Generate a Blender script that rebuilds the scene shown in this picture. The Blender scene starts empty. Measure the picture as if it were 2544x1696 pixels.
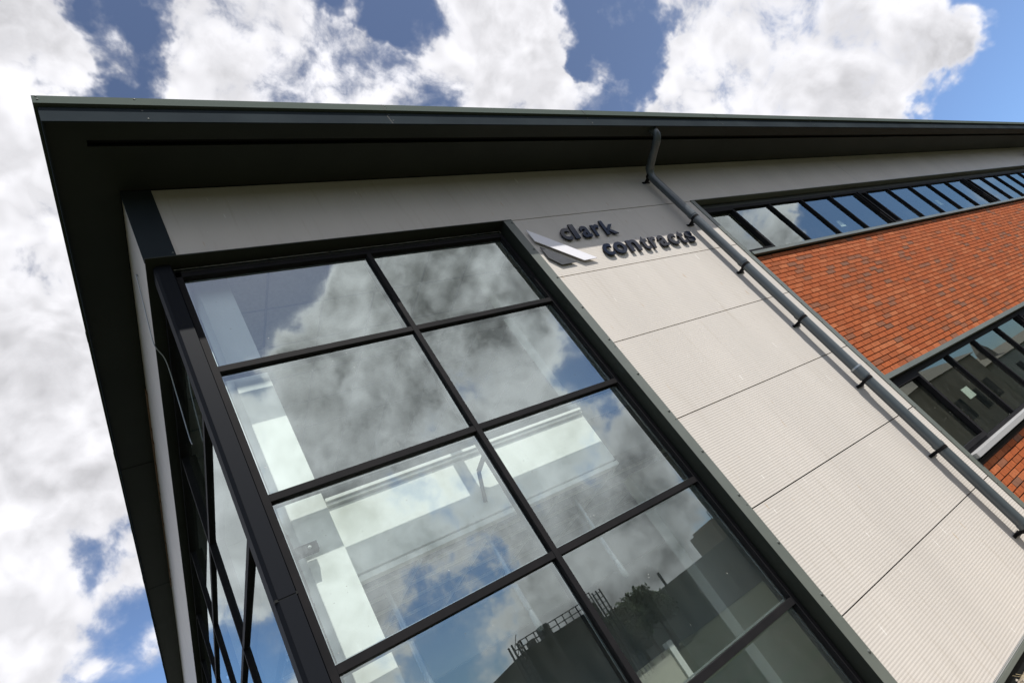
import bpy, bmesh, math, random
from mathutils import Vector, Matrix
random.seed(7)
S = bpy.context.scene
COL = S.collection
H = 6.17          # height of the first cladding joint above the ground

# ------------------------------------------------------------------ camera
cam_d = bpy.data.cameras.new("camera")
cam = bpy.data.objects.new("camera", cam_d)
COL.objects.link(cam)
right = Vector((0.7944638, -0.3156609, -0.5188308))
down = Vector((-0.2002341, 0.6703903, -0.7144810))
fwd = Vector((0.5733529, 0.6715169, 0.4693948))
M = Matrix.Identity(4)
for i in range(3):
    M[i][0] = right[i]
    M[i][1] = -down[i]
    M[i][2] = -fwd[i]
M.translation = Vector((-4.3292, -3.7990, -4.3334 + H))
cam.matrix_world = M
cam_d.sensor_fit = 'HORIZONTAL'
cam_d.sensor_width = 36.0
cam_d.lens = 1494.81 / 2544 * 36.0
cam_d.clip_start = 0.05
cam_d.clip_end = 5000
S.camera = cam
S.render.resolution_x = 1024
S.render.resolution_y = 682

# ------------------------------------------------------------------ light
SUNV = Vector((0.44, -1.0, 1.9)).normalized()
sun_d = bpy.data.lights.new("sun", 'SUN')
sun_d.energy = 4.8
sun_d.angle = math.radians(0.5)
sun_d.color = (1.0, 0.965, 0.91)
sun = bpy.data.objects.new("sun", sun_d)
COL.objects.link(sun)
sun.rotation_euler = SUNV.to_track_quat('Z', 'Y').to_euler()
sun.location = (5, -12, 25)

S.view_settings.view_transform = 'Standard'
S.view_settings.look = 'None'
S.view_settings.gamma = 1.0
S.view_settings.exposure = 0.42

# ------------------------------------------------------------------ sky with broken cloud
# (direction x, y, z, radius in degrees, more cloud / more blue)
CLOUDS = [(0.078, 0.447, 0.891, 5.0, -0.85),
          (0.14, 0.399, 0.906, 4.0, -0.8),
          (0.104, 0.465, 0.879, 2.0, -0.3),
          (0.173, 0.373, 0.911, 2.5, -0.4),
          (0.041, 0.474, 0.88, 2.6, -0.4),
          (0.437, 0.324, 0.839, 3.0, -0.35),
          (0.486, 0.309, 0.818, 3.2, -0.4),
          (0.513, 0.316, 0.798, 2.5, -0.2),
          (0.366, 0.338, 0.867, 2.0, -0.2),
          (0.234, 0.401, 0.886, 6.0, 0.6),
          (0.216, 0.452, 0.865, 5.0, 0.4),
          (0.34, 0.4, 0.851, 5.0, 0.45),
          (0.384, 0.421, 0.822, 4.0, 0.3),
          (0.016, 0.407, 0.913, 5.0, 0.5),
          (0.065, 0.393, 0.917, 3.0, 0.4),
          (0.014, 0.449, 0.893, 3.0, 0.4),
          (0.689, 0.277, 0.669, 2.2, 0.5),
          (0.716, 0.297, 0.632, 1.8, 0.4),
          (0.669, 0.33, 0.665, 2.0, 0.4),
          (0.589, 0.305, 0.749, 5.0, 0.35),
          (0.441, 0.396, 0.805, 4.0, 0.4),
          (0.641, 0.294, 0.709, 4.0, -0.45),
          (0.724, 0.287, 0.627, 4.0, -0.3),
          (0.729, 0.225, 0.646, 4.0, -0.4),
          (0.691, 0.223, 0.688, 4.0, -0.3),
          (0.957, 0.071, 0.281, 9.0, -0.6),
          (0.957, 0.119, 0.265, 5.0, -0.4),
          (0.955, 0.023, 0.297, 9.0, -0.5),
          (0.978, 0.086, 0.189, 14.0, -0.5),
          (-0.017, 0.692, 0.722, 3.5, -0.3),
          (0.008, 0.652, 0.758, 2.5, -0.15),
          (-0.004, 0.871, 0.492, 4.0, -0.4),
          (-0.046, 0.898, 0.438, 2.5, -0.25),
          (0.0, 0.955, 0.298, 6.0, -0.4),
          (0.118, 0.955, 0.273, 7.0, -0.35),
          (0.047, 0.417, 0.908, 5.0, 0.35),
          (-0.007, 0.519, 0.855, 6.0, 0.25),
          (0.286, 0.401, 0.87, 9.0, 0.35),
          (0.542, 0.333, 0.772, 7.0, 0.45),
          (0.592, 0.363, 0.719, 5.0, 0.3),
          (0.858, 0.173, 0.483, 11.0, 0.4),
          (0.804, 0.171, 0.57, 6.0, 0.3),
          (0.901, 0.164, 0.4, 6.0, 0.2),
          (0.671, 0.297, 0.679, 2.5, 0.15),
          (-0.021, 0.606, 0.795, 6.0, 0.2),
          (-0.053, 0.766, 0.641, 7.0, 0.35),
          (-0.071, 0.831, 0.551, 6.0, 0.25),
          (-0.118, 0.906, 0.405, 7.0, 0.3),
          (0.008, 0.814, 0.581, 4.0, 0.2),
          (-0.027, 0.927, 0.373, 5.0, 0.25),
          (0.111, 0.905, 0.41, 5.0, 0.3),
          (0.928, 0.091, 0.361, 5.0, 0.45),
          (0.924, 0.14, 0.356, 3.5, 0.35),
          (0.365, 0.343, 0.865, 2.5, -0.5),
          (0.915, 0.14, 0.378, 6.0, 0.35),
          (0.922, 0.083, 0.379, 5.0, 0.3),
          (0.898, 0.108, 0.427, 6.0, 0.3),
          (0.785, 0.278, 0.553, 3.0, 0.25),
          (0.688, 0.316, 0.653, 2.5, 0.2),
          (0.747, 0.253, 0.615, 2.0, -0.2),
          (0.177, 0.438, 0.881, 4.0, 0.25),
          (-0.045, 0.629, 0.776, 6.0, 0.25),
          (0.938, 0.04, 0.344, 4.0, 0.2),
          (0.225, -0.694, 0.684, 7.0, -0.5),
          (0.177, -0.704, 0.688, 6.0, -0.4),
          (0.271, -0.671, 0.69, 5.0, -0.3),
          (0.357, -0.685, 0.635, 5.0, 0.45),
          (0.199, -0.745, 0.637, 4.0, 0.2),
          (0.485, -0.639, 0.597, 8.0, 0.4),
          (0.355, -0.787, 0.505, 9.0, 0.4),
          (0.515, -0.699, 0.496, 8.0, 0.3),
          (0.639, -0.636, 0.432, 5.0, -0.4),
          (0.591, -0.72, 0.364, 3.0, 0.2),
          (0.633, -0.699, 0.332, 4.0, -0.3),
          (0.657, -0.708, 0.258, 5.0, 0.3),
          (0.536, -0.784, 0.312, 9.0, 0.35),
          (0.323, -0.894, 0.309, 6.0, 0.2),
          (0.354, -0.911, 0.213, 6.0, -0.35),
          (0.545, -0.821, 0.172, 8.0, 0.25),
          (0.698, -0.71, 0.092, 5.0, -0.25),
          (0.701, -0.711, 0.046, 5.0, 0.15),
          (0.39, -0.91, 0.138, 6.0, -0.2),
          (0.567, -0.819, 0.085, 6.0, 0.2),
          (0.85, -0.386, 0.359, 7.0, 0.8),
          (0.886, -0.331, 0.325, 4.0, 0.5),
          (0.923, -0.281, 0.264, 8.0, -0.8),
          (0.955, -0.213, 0.207, 9.0, -0.9),
          (0.97, -0.174, 0.169, 10.0, -1.3),
          (0.897, -0.342, 0.281, 3.0, -0.5)]
world = bpy.data.worlds.new("World")
S.world = world
world.use_nodes = True
world.cycles.sampling_method = 'MANUAL'
world.cycles.sample_map_resolution = 512
nt = world.node_tree
nt.nodes.clear()
N = nt.nodes.new
L = nt.links.new


def wmath(op, a, b=None, clamp=False):
    n = N('ShaderNodeMath')
    n.operation = op
    n.use_clamp = clamp
    for i, v in enumerate((a, b)):
        if v is None:
            continue
        if isinstance(v, (int, float)):
            n.inputs[i].default_value = v
        else:
            L(v, n.inputs[i])
    return n.outputs[0]


def wmap(v, a, b, c, d, kind='SMOOTHSTEP'):
    n = N('ShaderNodeMapRange')
    n.interpolation_type = kind
    L(v, n.inputs['Value'])
    for k, val in zip(('From Min', 'From Max', 'To Min', 'To Max'), (a, b, c, d)):
        n.inputs[k].default_value = val
    return n.outputs['Result']


sky = N('ShaderNodeTexSky')
sky.sky_type = 'NISHITA'
sky.sun_disc = False
sky.sun_elevation = math.asin(SUNV.z)
sky.sun_rotation = math.atan2(SUNV.x, SUNV.y)
sky.air_density = 1.0
sky.dust_density = 0.6
sky.ozone_density = 1.6
tc = N('ShaderNodeTexCoord')
dirv = tc.outputs['Generated']
sep = N('ShaderNodeSeparateXYZ')
L(dirv, sep.inputs[0])


def vscale(v, k):
    n = N('ShaderNodeVectorMath')
    n.operation = 'SCALE'
    L(v, n.inputs[0])
    n.inputs['Scale'].default_value = k
    return n.outputs[0]


def vadd(v, w):
    n = N('ShaderNodeVectorMath')
    n.operation = 'ADD'
    L(v, n.inputs[0])
    if isinstance(w, (tuple, Vector)):
        n.inputs[1].default_value = w
    else:
        L(w, n.inputs[1])
    return n.outputs[0]


def wnoise(vec, scale, detail, rough, dist=0.0, col=False):
    n = N('ShaderNodeTexNoise')
    n.inputs['Scale'].default_value = scale
    n.inputs['Detail'].default_value = detail
    n.inputs['Roughness'].default_value = rough
    n.inputs['Distortion'].default_value = dist
    L(vec, n.inputs['Vector'])
    return n.outputs[1 if col else 0]


# lumpy cumulus: warped fractal noise with rounded billows on top
wc = wnoise(dirv, 5.0, 2.0, 0.6, col=True)
wv = vadd(dirv, vscale(vadd(wc, (-0.5, -0.5, -0.5)), 0.075))
n1 = wnoise(wv, 3.1, 11.0, 0.61)
lump = wmath('ABSOLUTE', wmath('SUBTRACT', wnoise(wv, 8.5, 5.0, 0.62), 0.5))
lump = wmath('SUBTRACT', lump, 0.10)
d0 = wmath('ADD', wmath('ADD', wmath('MULTIPLY', n1, 1.3), -0.15), wmath('MULTIPLY', lump, 0.55))


def coarse(v):
    m = wmath('ABSOLUTE', wmath('SUBTRACT', wnoise(v, 8.5, 3.0, 0.6), 0.5))
    return wmath('ADD', wnoise(v, 3.1, 4.0, 0.60), wmath('MULTIPLY', m, 0.55))


relief0 = wmath('SUBTRACT', coarse(wv), coarse(vadd(wv, SUNV * 0.028)))
# the cloud field's large shapes, frayed by the same kind of noise
wf = wnoise(dirv, 7.0, 5.0, 0.55, col=True)
dirw_n = N('ShaderNodeVectorMath')
dirw_n.operation = 'NORMALIZE'
L(vadd(dirv, vscale(vadd(wf, (-0.5, -0.5, -0.5)), 0.22)), dirw_n.inputs[0])
dirw = dirw_n.outputs[0]
acc = None
for (cx_, cy_, cz_, rad, amp) in CLOUDS:
    dp = N('ShaderNodeVectorMath')
    dp.operation = 'DOT_PRODUCT'
    L(dirw, dp.inputs[0])
    v = Vector((cx_, cy_, cz_)).normalized()
    dp.inputs[1].default_value = v
    m = wmap(dp.outputs['Value'], math.cos(math.radians(rad * 1.7)), math.cos(math.radians(rad * 0.15)), 0.0, amp * 0.48)
    acc = m if acc is None else wmath('ADD', acc, m)
acc = wmath('MAXIMUM', wmath('MINIMUM', acc, 0.16), -0.27)
cov = wmath('ADD', d0, wmath('ADD', acc, 0.050))
mask = wmath('ADD', wmap(cov, 0.40, 0.64, 0.0, 0.5), wmap(cov, 0.48, 0.60, 0.0, 0.5))
thick = wmap(cov, 0.52, 0.74, 0.0, 1.0)
relief = wmath('MULTIPLY', relief0, 15.0)
relief = wmath('MAXIMUM', wmath('MINIMUM', relief, 1.0), -1.0)
soft = wmap(wnoise(wv, 4.6, 7.0, 0.62), 0.38, 0.64, 0.0, 1.0)
# clouds towards the sun (south, low y) are seen from their shaded side
south = wmap(sep.outputs[1], -0.35, 0.15, 1.0, 0.0)
lum = wmath('SUBTRACT', wmath('ADD', 9.2, wmath('MULTIPLY', south, 3.2)), wmath('MULTIPLY', wmath('MULTIPLY', soft, thick), wmath('ADD', 2.5, wmath('MULTIPLY', south, 5.6))))
lum = wmath('ADD', lum, wmath('MULTIPLY', relief, wmath('ADD', 1.2, wmath('MULTIPLY', south, 1.2))))
lum = wmath('ADD', lum, wmath('MULTIPLY', wmath('MULTIPLY', south, wmath('SUBTRACT', 1.0, thick)), 2.0))
# the bank of cloud and haze low in the south is much darker
bank = wmath('SUBTRACT', 1.0, wmath('MULTIPLY', south, wmap(sep.outputs[2], 0.05, 0.55, 0.40, 0.0)))
cc = N('ShaderNodeVectorMath')
cc.operation = 'SCALE'
cc.inputs[0].default_value = (0.965, 0.96, 1.0)
L(lum, cc.inputs['Scale'])
mix = N('ShaderNodeMix')
mix.data_type = 'RGBA'
tint = N('ShaderNodeVectorMath')
tint.operation = 'MULTIPLY'
tint.inputs[1].default_value = (1.0, 0.95, 0.98)
L(sky.outputs[0], tint.inputs[0])
low = wmap(sep.outputs[2], 0.15, 0.75, 1.45, 1.0)
tint2 = N('ShaderNodeVectorMath')
tint2.operation = 'SCALE'
haze = N('ShaderNodeMix')
haze.data_type = 'RGBA'
haze.inputs[6].default_value = (1, 1, 1, 1)
haze.inputs[7].default_value = (0.66, 0.88, 1.12, 1)
L(wmap(sep.outputs[2], 0.05, 0.65, 1.0, 0.0), haze.inputs['Factor'])
hz = N('ShaderNodeVectorMath')
hz.operation = 'MULTIPLY'
L(tint.outputs[0], hz.inputs[0])
L(haze.outputs[2], hz.inputs[1])
L(hz.outputs[0], tint2.inputs[0])
L(low, tint2.inputs['Scale'])
L(mask, mix.inputs['Factor'])
L(tint2.outputs[0], mix.inputs[6])
L(cc.outputs[0], mix.inputs[7])
bg = N('ShaderNodeBackground')
bg.inputs['Strength'].default_value = 0.08
fin = N('ShaderNodeVectorMath')
fin.operation = 'SCALE'
L(mix.outputs[2], fin.inputs[0])
L(bank, fin.inputs['Scale'])
L(fin.outputs[0], bg.inputs['Color'])
wo = N('ShaderNodeOutputWorld')
L(bg.outputs[0], wo.inputs[0])

# ------------------------------------------------------------------ materials
def mat(name, col, rough=0.5, metal=0.0, spec=0.5, build=None):
    m = bpy.data.materials.new(name)
    m.use_nodes = True
    b = m.node_tree.nodes['Principled BSDF']
    b.inputs['Base Color'].default_value = (*col, 1)
    b.inputs['Roughness'].default_value = rough
    b.inputs['Metallic'].default_value = metal
    b.inputs['Specular IOR Level'].default_value = spec
    if build:
        build(m.node_tree, b)
    return m


def nn(t, kind, **kw):
    n = t.nodes.new(kind)
    for k, v in kw.items():
        if k in n.inputs:
            n.inputs[k].default_value = v
        else:
            setattr(n, k, v)
    return n


def mottled(c1, c2, scale=3.0, detail=6.0, stretch=(1, 1, 1), bump=0.0, lo=0.35, hi=0.65, r1=None, r2=None):
    def f(t, b):
        tc = nn(t, 'ShaderNodeTexCoord')
        mp = nn(t, 'ShaderNodeMapping')
        mp.inputs['Scale'].default_value = stretch
        t.links.new(tc.outputs['Object'], mp.inputs[0])
        nz = nn(t, 'ShaderNodeTexNoise', Scale=scale, Detail=detail, Roughness=0.6)
        t.links.new(mp.outputs[0], nz.inputs['Vector'])
        mr = nn(t, 'ShaderNodeMapRange')
        mr.inputs['From Min'].default_value = lo
        mr.inputs['From Max'].default_value = hi
        t.links.new(nz.outputs[0], mr.inputs[0])
        mx = nn(t, 'ShaderNodeMix', data_type='RGBA')
        mx.inputs[6].default_value = (*c1, 1)
        mx.inputs[7].default_value = (*c2, 1)
        t.links.new(mr.outputs[0], mx.inputs[0])
        t.links.new(mx.outputs[2], b.inputs['Base Color'])
        if r1 is not None:
            mr2 = nn(t, 'ShaderNodeMapRange')
            mr2.inputs['To Min'].default_value = r1
            mr2.inputs['To Max'].default_value = r2
            t.links.new(nz.outputs[0], mr2.inputs[0])
            t.links.new(mr2.outputs[0], b.inputs['Roughness'])
        if bump:
            bp = nn(t, 'ShaderNodeBump', Strength=bump, Distance=0.01)
            t.links.new(nz.outputs[0], bp.inputs['Height'])
            t.links.new(bp.outputs[0], b.inputs['Normal'])
    return f


def clad_nodes(t, b):
    """pale coated steel with faint rain streaks, a few rust runs and short scratches"""
    tc = nn(t, 'ShaderNodeTexCoord')

    def noise(sc, scale, detail, lo, hi, to=(0, 1), rough=0.55, off=(0, 0, 0)):
        mp = nn(t, 'ShaderNodeMapping')
        mp.inputs['Scale'].default_value = sc
        mp.inputs['Location'].default_value = off
        t.links.new(tc.outputs['Object'], mp.inputs[0])
        nz = nn(t, 'ShaderNodeTexNoise', Scale=scale, Detail=detail, Roughness=rough)
        t.links.new(mp.outputs[0], nz.inputs['Vector'])
        mr = nn(t, 'ShaderNodeMapRange')
        mr.inputs['From Min'].default_value = lo
        mr.inputs['From Max'].default_value = hi
        mr.inputs['To Min'].default_value = to[0]
        mr.inputs['To Max'].default_value = to[1]
        t.links.new(nz.outputs[0], mr.inputs[0])
        return mr.outputs[0]

    def mixc(f, a, c):
        mx = nn(t, 'ShaderNodeMix', data_type='RGBA')
        if isinstance(a, tuple):
            mx.inputs[6].default_value = (*a, 1)
        else:
            t.links.new(a, mx.inputs[6])
        mx.inputs[7].default_value = (*c, 1)
        t.links.new(f, mx.inputs[0])
        return mx.outputs[2]

    c = mixc(noise((1, 1, 0.25), 1.2, 5, 0.3, 0.7), (0.570, 0.530, 0.482), (0.505, 0.470, 0.428))
    c = mixc(noise((9, 9, 0.5), 2.2, 4, 0.56, 0.80, (0, 0.38)), c, (0.38, 0.33, 0.26))
    c = mixc(noise((26, 26, 3.6), 1.0, 2, 0.715, 0.76, (0, 0.5), 0.4, (3, 1, 5)), c, (0.42, 0.27, 0.11))
    c = mixc(noise((34, 34, 5.0), 1.0, 1, 0.75, 0.775, (0, 0.6), 0.4, (8, 4, 2)), c, (0.82, 0.80, 0.76))
    t.links.new(c, b.inputs['Base Color'])


def brick_nodes(t, b):
    at = nn(t, 'ShaderNodeAttribute', attribute_name='tone')
    cr = nn(t, 'ShaderNodeValToRGB')
    e = cr.color_ramp.elements
    e[0].position = 0.0
    e[0].color = (0.19, 0.090, 0.056, 1)
    e[1].position = 0.16
    e[1].color = (0.25, 0.092, 0.046, 1)
    for p, c in ((0.22, (0.26, 0.076, 0.028)), (0.45, (0.36, 0.092, 0.028)), (0.75, (0.32, 0.080, 0.025)), (1.0, (0.40, 0.125, 0.048))):
        q = e.new(p)
        q.color = (*c, 1)
    t.links.new(at.outputs['Fac'], cr.inputs[0])
    tc = nn(t, 'ShaderNodeTexCoord')
    nz = nn(t, 'ShaderNodeTexNoise', Scale=28.0, Detail=6.0, Roughness=0.7)
    t.links.new(tc.outputs['Object'], nz.inputs['Vector'])
    mr = nn(t, 'ShaderNodeMapRange')
    mr.inputs['From Min'].default_value = 0.3
    mr.inputs['From Max'].default_value = 0.7
    mr.inputs['To Min'].default_value = 0.72
    mr.inputs['To Max'].default_value = 1.18
    t.links.new(nz.outputs[0], mr.inputs[0])
    vm = nn(t, 'ShaderNodeVectorMath', operation='SCALE')
    t.links.new(cr.outputs[0], vm.inputs[0])
    t.links.new(mr.outputs[0], vm.inputs['Scale'])
    t.links.new(vm.outputs[0], b.inputs['Base Color'])
    bp = nn(t, 'ShaderNodeBump', Strength=0.5, Distance=0.004)
    t.links.new(nz.outputs[0], bp.inputs['Height'])
    t.links.new(bp.outputs[0], b.inputs['Normal'])


def glass_mat(name, tint, ior, wob=0.0):
    m = bpy.data.materials.new(name)
    m.use_nodes = True
    t = m.node_tree
    t.nodes.clear()
    tr = nn(t, 'ShaderNodeBsdfTransparent')
    tr.inputs[0].default_value = (*tint, 1)
    gl = nn(t, 'ShaderNodeBsdfGlossy', Roughness=0.0)
    gl.inputs[0].default_value = (0.90, 1.0, 0.975, 1)
    fr = nn(t, 'ShaderNodeFresnel', IOR=ior)
    ms = nn(t, 'ShaderNodeMixShader')
    # only the outer, coated face reflects; leaving the pane the light passes straight on
    ge = nn(t, 'ShaderNodeNewGeometry')
    mu = nn(t, 'ShaderNodeMath', operation='MULTIPLY')
    inv = nn(t, 'ShaderNodeMath', operation='SUBTRACT')
    inv.inputs[0].default_value = 1.0
    t.links.new(ge.outputs['Backfacing'], inv.inputs[1])
    t.links.new(fr.outputs[0], mu.inputs[0])
    t.links.new(inv.outputs[0], mu.inputs[1])
    t.links.new(mu.outputs[0], ms.inputs[0])
    t.links.new(tr.outputs[0], ms.inputs[1])
    t.links.new(gl.outputs[0], ms.inputs[2])
    o = nn(t, 'ShaderNodeOutputMaterial')
    # faint dust film and a few dried drops
    tc = nn(t, 'ShaderNodeTexCoord')
    sp = nn(t, 'ShaderNodeTexNoise', Scale=46.0, Detail=1.0)
    t.links.new(tc.outputs['Object'], sp.inputs['Vector'])
    r1 = nn(t, 'ShaderNodeMapRange')
    r1.inputs['From Min'].default_value = 0.775
    r1.inputs['From Max'].default_value = 0.80
    r1.inputs['To Max'].default_value = 0.55
    t.links.new(sp.outputs[0], r1.inputs[0])
    mp = nn(t, 'ShaderNodeMapping')
    mp.inputs['Scale'].default_value = (3.0, 3.0, 0.5)
    t.links.new(tc.outputs['Object'], mp.inputs[0])
    fl = nn(t, 'ShaderNodeTexNoise', Scale=2.0, Detail=6.0, Roughness=0.65)
    t.links.new(mp.outputs[0], fl.inputs['Vector'])
    r2 = nn(t, 'ShaderNodeMapRange')
    r2.inputs['From Min'].default_value = 0.40
    r2.inputs['From Max'].default_value = 0.75
    r2.inputs['To Max'].default_value = 0.018
    t.links.new(fl.outputs[0], r2.inputs[0])
    su = nn(t, 'ShaderNodeMath', operation='ADD', use_clamp=True)
    t.links.new(r1.outputs[0], su.inputs[0])
    t.links.new(r2.outputs[0], su.inputs[1])
    df = nn(t, 'ShaderNodeBsdfDiffuse')
    df.inputs[0].default_value = (0.55, 0.55, 0.50, 1)
    m2 = nn(t, 'ShaderNodeMixShader')
    t.links.new(su.outputs[0], m2.inputs[0])
    t.links.new(ms.outputs[0], m2.inputs[1])
    t.links.new(df.outputs[0], m2.inputs[2])
    t.links.new(m2.outputs[0], o.inputs[0])
    if wob:
        tc = nn(t, 'ShaderNodeTexCoord')
        nz = nn(t, 'ShaderNodeTexNoise', Scale=0.9, Detail=1.0)
        t.links.new(tc.outputs['Object'], nz.inputs['Vector'])
        bp = nn(t, 'ShaderNodeBump', Strength=wob, Distance=0.01)
        t.links.new(nz.outputs[0], bp.inputs['Height'])
        t.links.new(bp.outputs[0], gl.inputs['Normal'])
    return m


CLAD = mat('ribbed_cladding', (0.56, 0.52, 0.47), 0.45, 0.0, 0.2, clad_nodes)
FLASH = mat('grey_flashing', (0.15, 0.165, 0.150), 0.40, 0.0, 0.5, mottled((0.128, 0.142, 0.124), (0.105, 0.118, 0.104), 2.0, 5))
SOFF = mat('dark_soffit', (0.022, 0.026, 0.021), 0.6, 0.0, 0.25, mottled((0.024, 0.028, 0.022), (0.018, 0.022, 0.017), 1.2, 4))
FASC = mat('fascia_steel', (0.04, 0.048, 0.052), 0.8, 0.0, 0.0, mottled((0.034, 0.042, 0.047), (0.026, 0.032, 0.037), 1.0, 4))
LIP = mat('eaves_lip_steel', (0.070, 0.088, 0.078), 0.8, 0, 0.03)
DARK = mat('anthracite_frame', (0.016, 0.015, 0.016), 0.6, 0.0, 0.05, mottled((0.018, 0.017, 0.018), (0.0135, 0.0135, 0.0145), 5, 4))
POST = mat('blue_black_post', (0.010, 0.0115, 0.015), 0.6, 0, 0.06)
BLACK = mat('black_gasket', (0.008, 0.009, 0.008), 0.7, 0, 0.2)
PIPE = mat('slate_grey_plastic', (0.07, 0.085, 0.092), 0.30, 0.0, 0.6, mottled((0.078, 0.093, 0.100), (0.062, 0.075, 0.082), 6, 4, (1, 1, 0.3)))
BRICK = mat('orange_brick', (0.5, 0.12, 0.04), 0.85, 0, 0.2, brick_nodes)
MORTAR = mat('recessed_mortar', (0.12, 0.085, 0.06), 0.95, 0, 0.1, mottled((0.075, 0.052, 0.038), (0.05, 0.035, 0.027), 20, 4))
WHITE = mat('white_plaster', (0.86, 0.87, 0.84), 0.8, 0, 0.2, mottled((0.87, 0.88, 0.85), (0.83, 0.84, 0.81), 2.5, 5))
CEIL = mat('ceiling_tile', (0.62, 0.62, 0.60), 0.9, 0, 0.2, mottled((0.64, 0.64, 0.62), (0.56, 0.56, 0.55), 30, 3))
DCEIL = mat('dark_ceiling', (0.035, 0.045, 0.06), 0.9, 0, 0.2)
INTW = mat('office_wall', (0.34, 0.34, 0.30), 0.85, 0, 0.2, mottled((0.36, 0.36, 0.32), (0.30, 0.30, 0.27), 1.5, 4))
CARPET = mat('grey_carpet', (0.10, 0.10, 0.10), 0.95, 0, 0.1)
STEEL = mat('galvanised_steel', (0.35, 0.38, 0.40), 0.35, 0.7)
SCREW = mat('screw_head', (0.10, 0.11, 0.10), 0.5, 0.0, 0.3)
NAVY = mat('navy_letter_face', (0.004, 0.006, 0.014), 0.12, 0.0, 0.2)
SIGNW = mat('brushed_silver_plate', (0.72, 0.71, 0.74), 0.35, 0.05, 0.4, mottled((0.76, 0.75, 0.78), (0.70, 0.69, 0.72), 20, 4, (1, 1, 8)))
SIGND = mat('charcoal_plate', (0.06, 0.06, 0.065), 0.4, 0.1, 0.4, mottled((0.068, 0.070, 0.074), (0.050, 0.052, 0.056), 8, 4))
PAPER = mat('paper', (0.82, 0.84, 0.84), 0.9)
LGREY = mat('light_sill_steel', (0.42, 0.42, 0.42), 0.35, 0.3)
GLASS = glass_mat('coated_glass', (0.96, 0.99, 0.975), 3.5)
GLASS2 = glass_mat('ribbon_glass', (0.80, 0.84, 0.80), 3.3)
GRAVEL = mat('gravel_ground', (0.16, 0.14, 0.11), 0.95, 0, 0.1, mottled((0.26, 0.22, 0.16), (0.12, 0.10, 0.075), 18, 8, (1, 1, 1), 0.6))
GROUND = mat('rough_ground', (0.03, 0.035, 0.02), 0.95, 0, 0.05, mottled((0.024, 0.034, 0.016), (0.045, 0.042, 0.030), 0.8, 8))
STONE = mat('pale_stone', (0.36, 0.32, 0.26), 0.9, 0, 0.2, mottled((0.42, 0.38, 0.32), (0.22, 0.19, 0.15), 12, 4))
STRAW = mat('dry_grass', (0.45, 0.36, 0.20), 0.9, 0, 0.1)
INDU = mat('dark_industrial_sheet', (0.030, 0.032, 0.026), 0.7, 0, 0.2, mottled((0.034, 0.036, 0.028), (0.022, 0.024, 0.02), 0.8, 5, (4, 4, 0.4)))
OLIVE = mat('olive_sheet', (0.13, 0.13, 0.10), 0.7, 0, 0.2, mottled((0.14, 0.14, 0.11), (0.10, 0.10, 0.08), 0.5, 5, (3, 3, 0.4)))
RAIL = mat('rail_steel', (0.03, 0.03, 0.03), 0.6)
LEAF = mat('leaf', (0.03, 0.05, 0.015), 0.8, 0, 0.1, mottled((0.022, 0.038, 0.012), (0.045, 0.065, 0.022), 1.5, 4))
BARK = mat('bark', (0.09, 0.07, 0.05), 0.9)
ROOFT = mat('roof_tile', (0.16, 0.14, 0.11), 0.8)
HBRICK = mat('house_brick', (0.26, 0.22, 0.15), 0.9)
ALU = mat('white_fitting', (0.55, 0.57, 0.56), 0.3)


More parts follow.
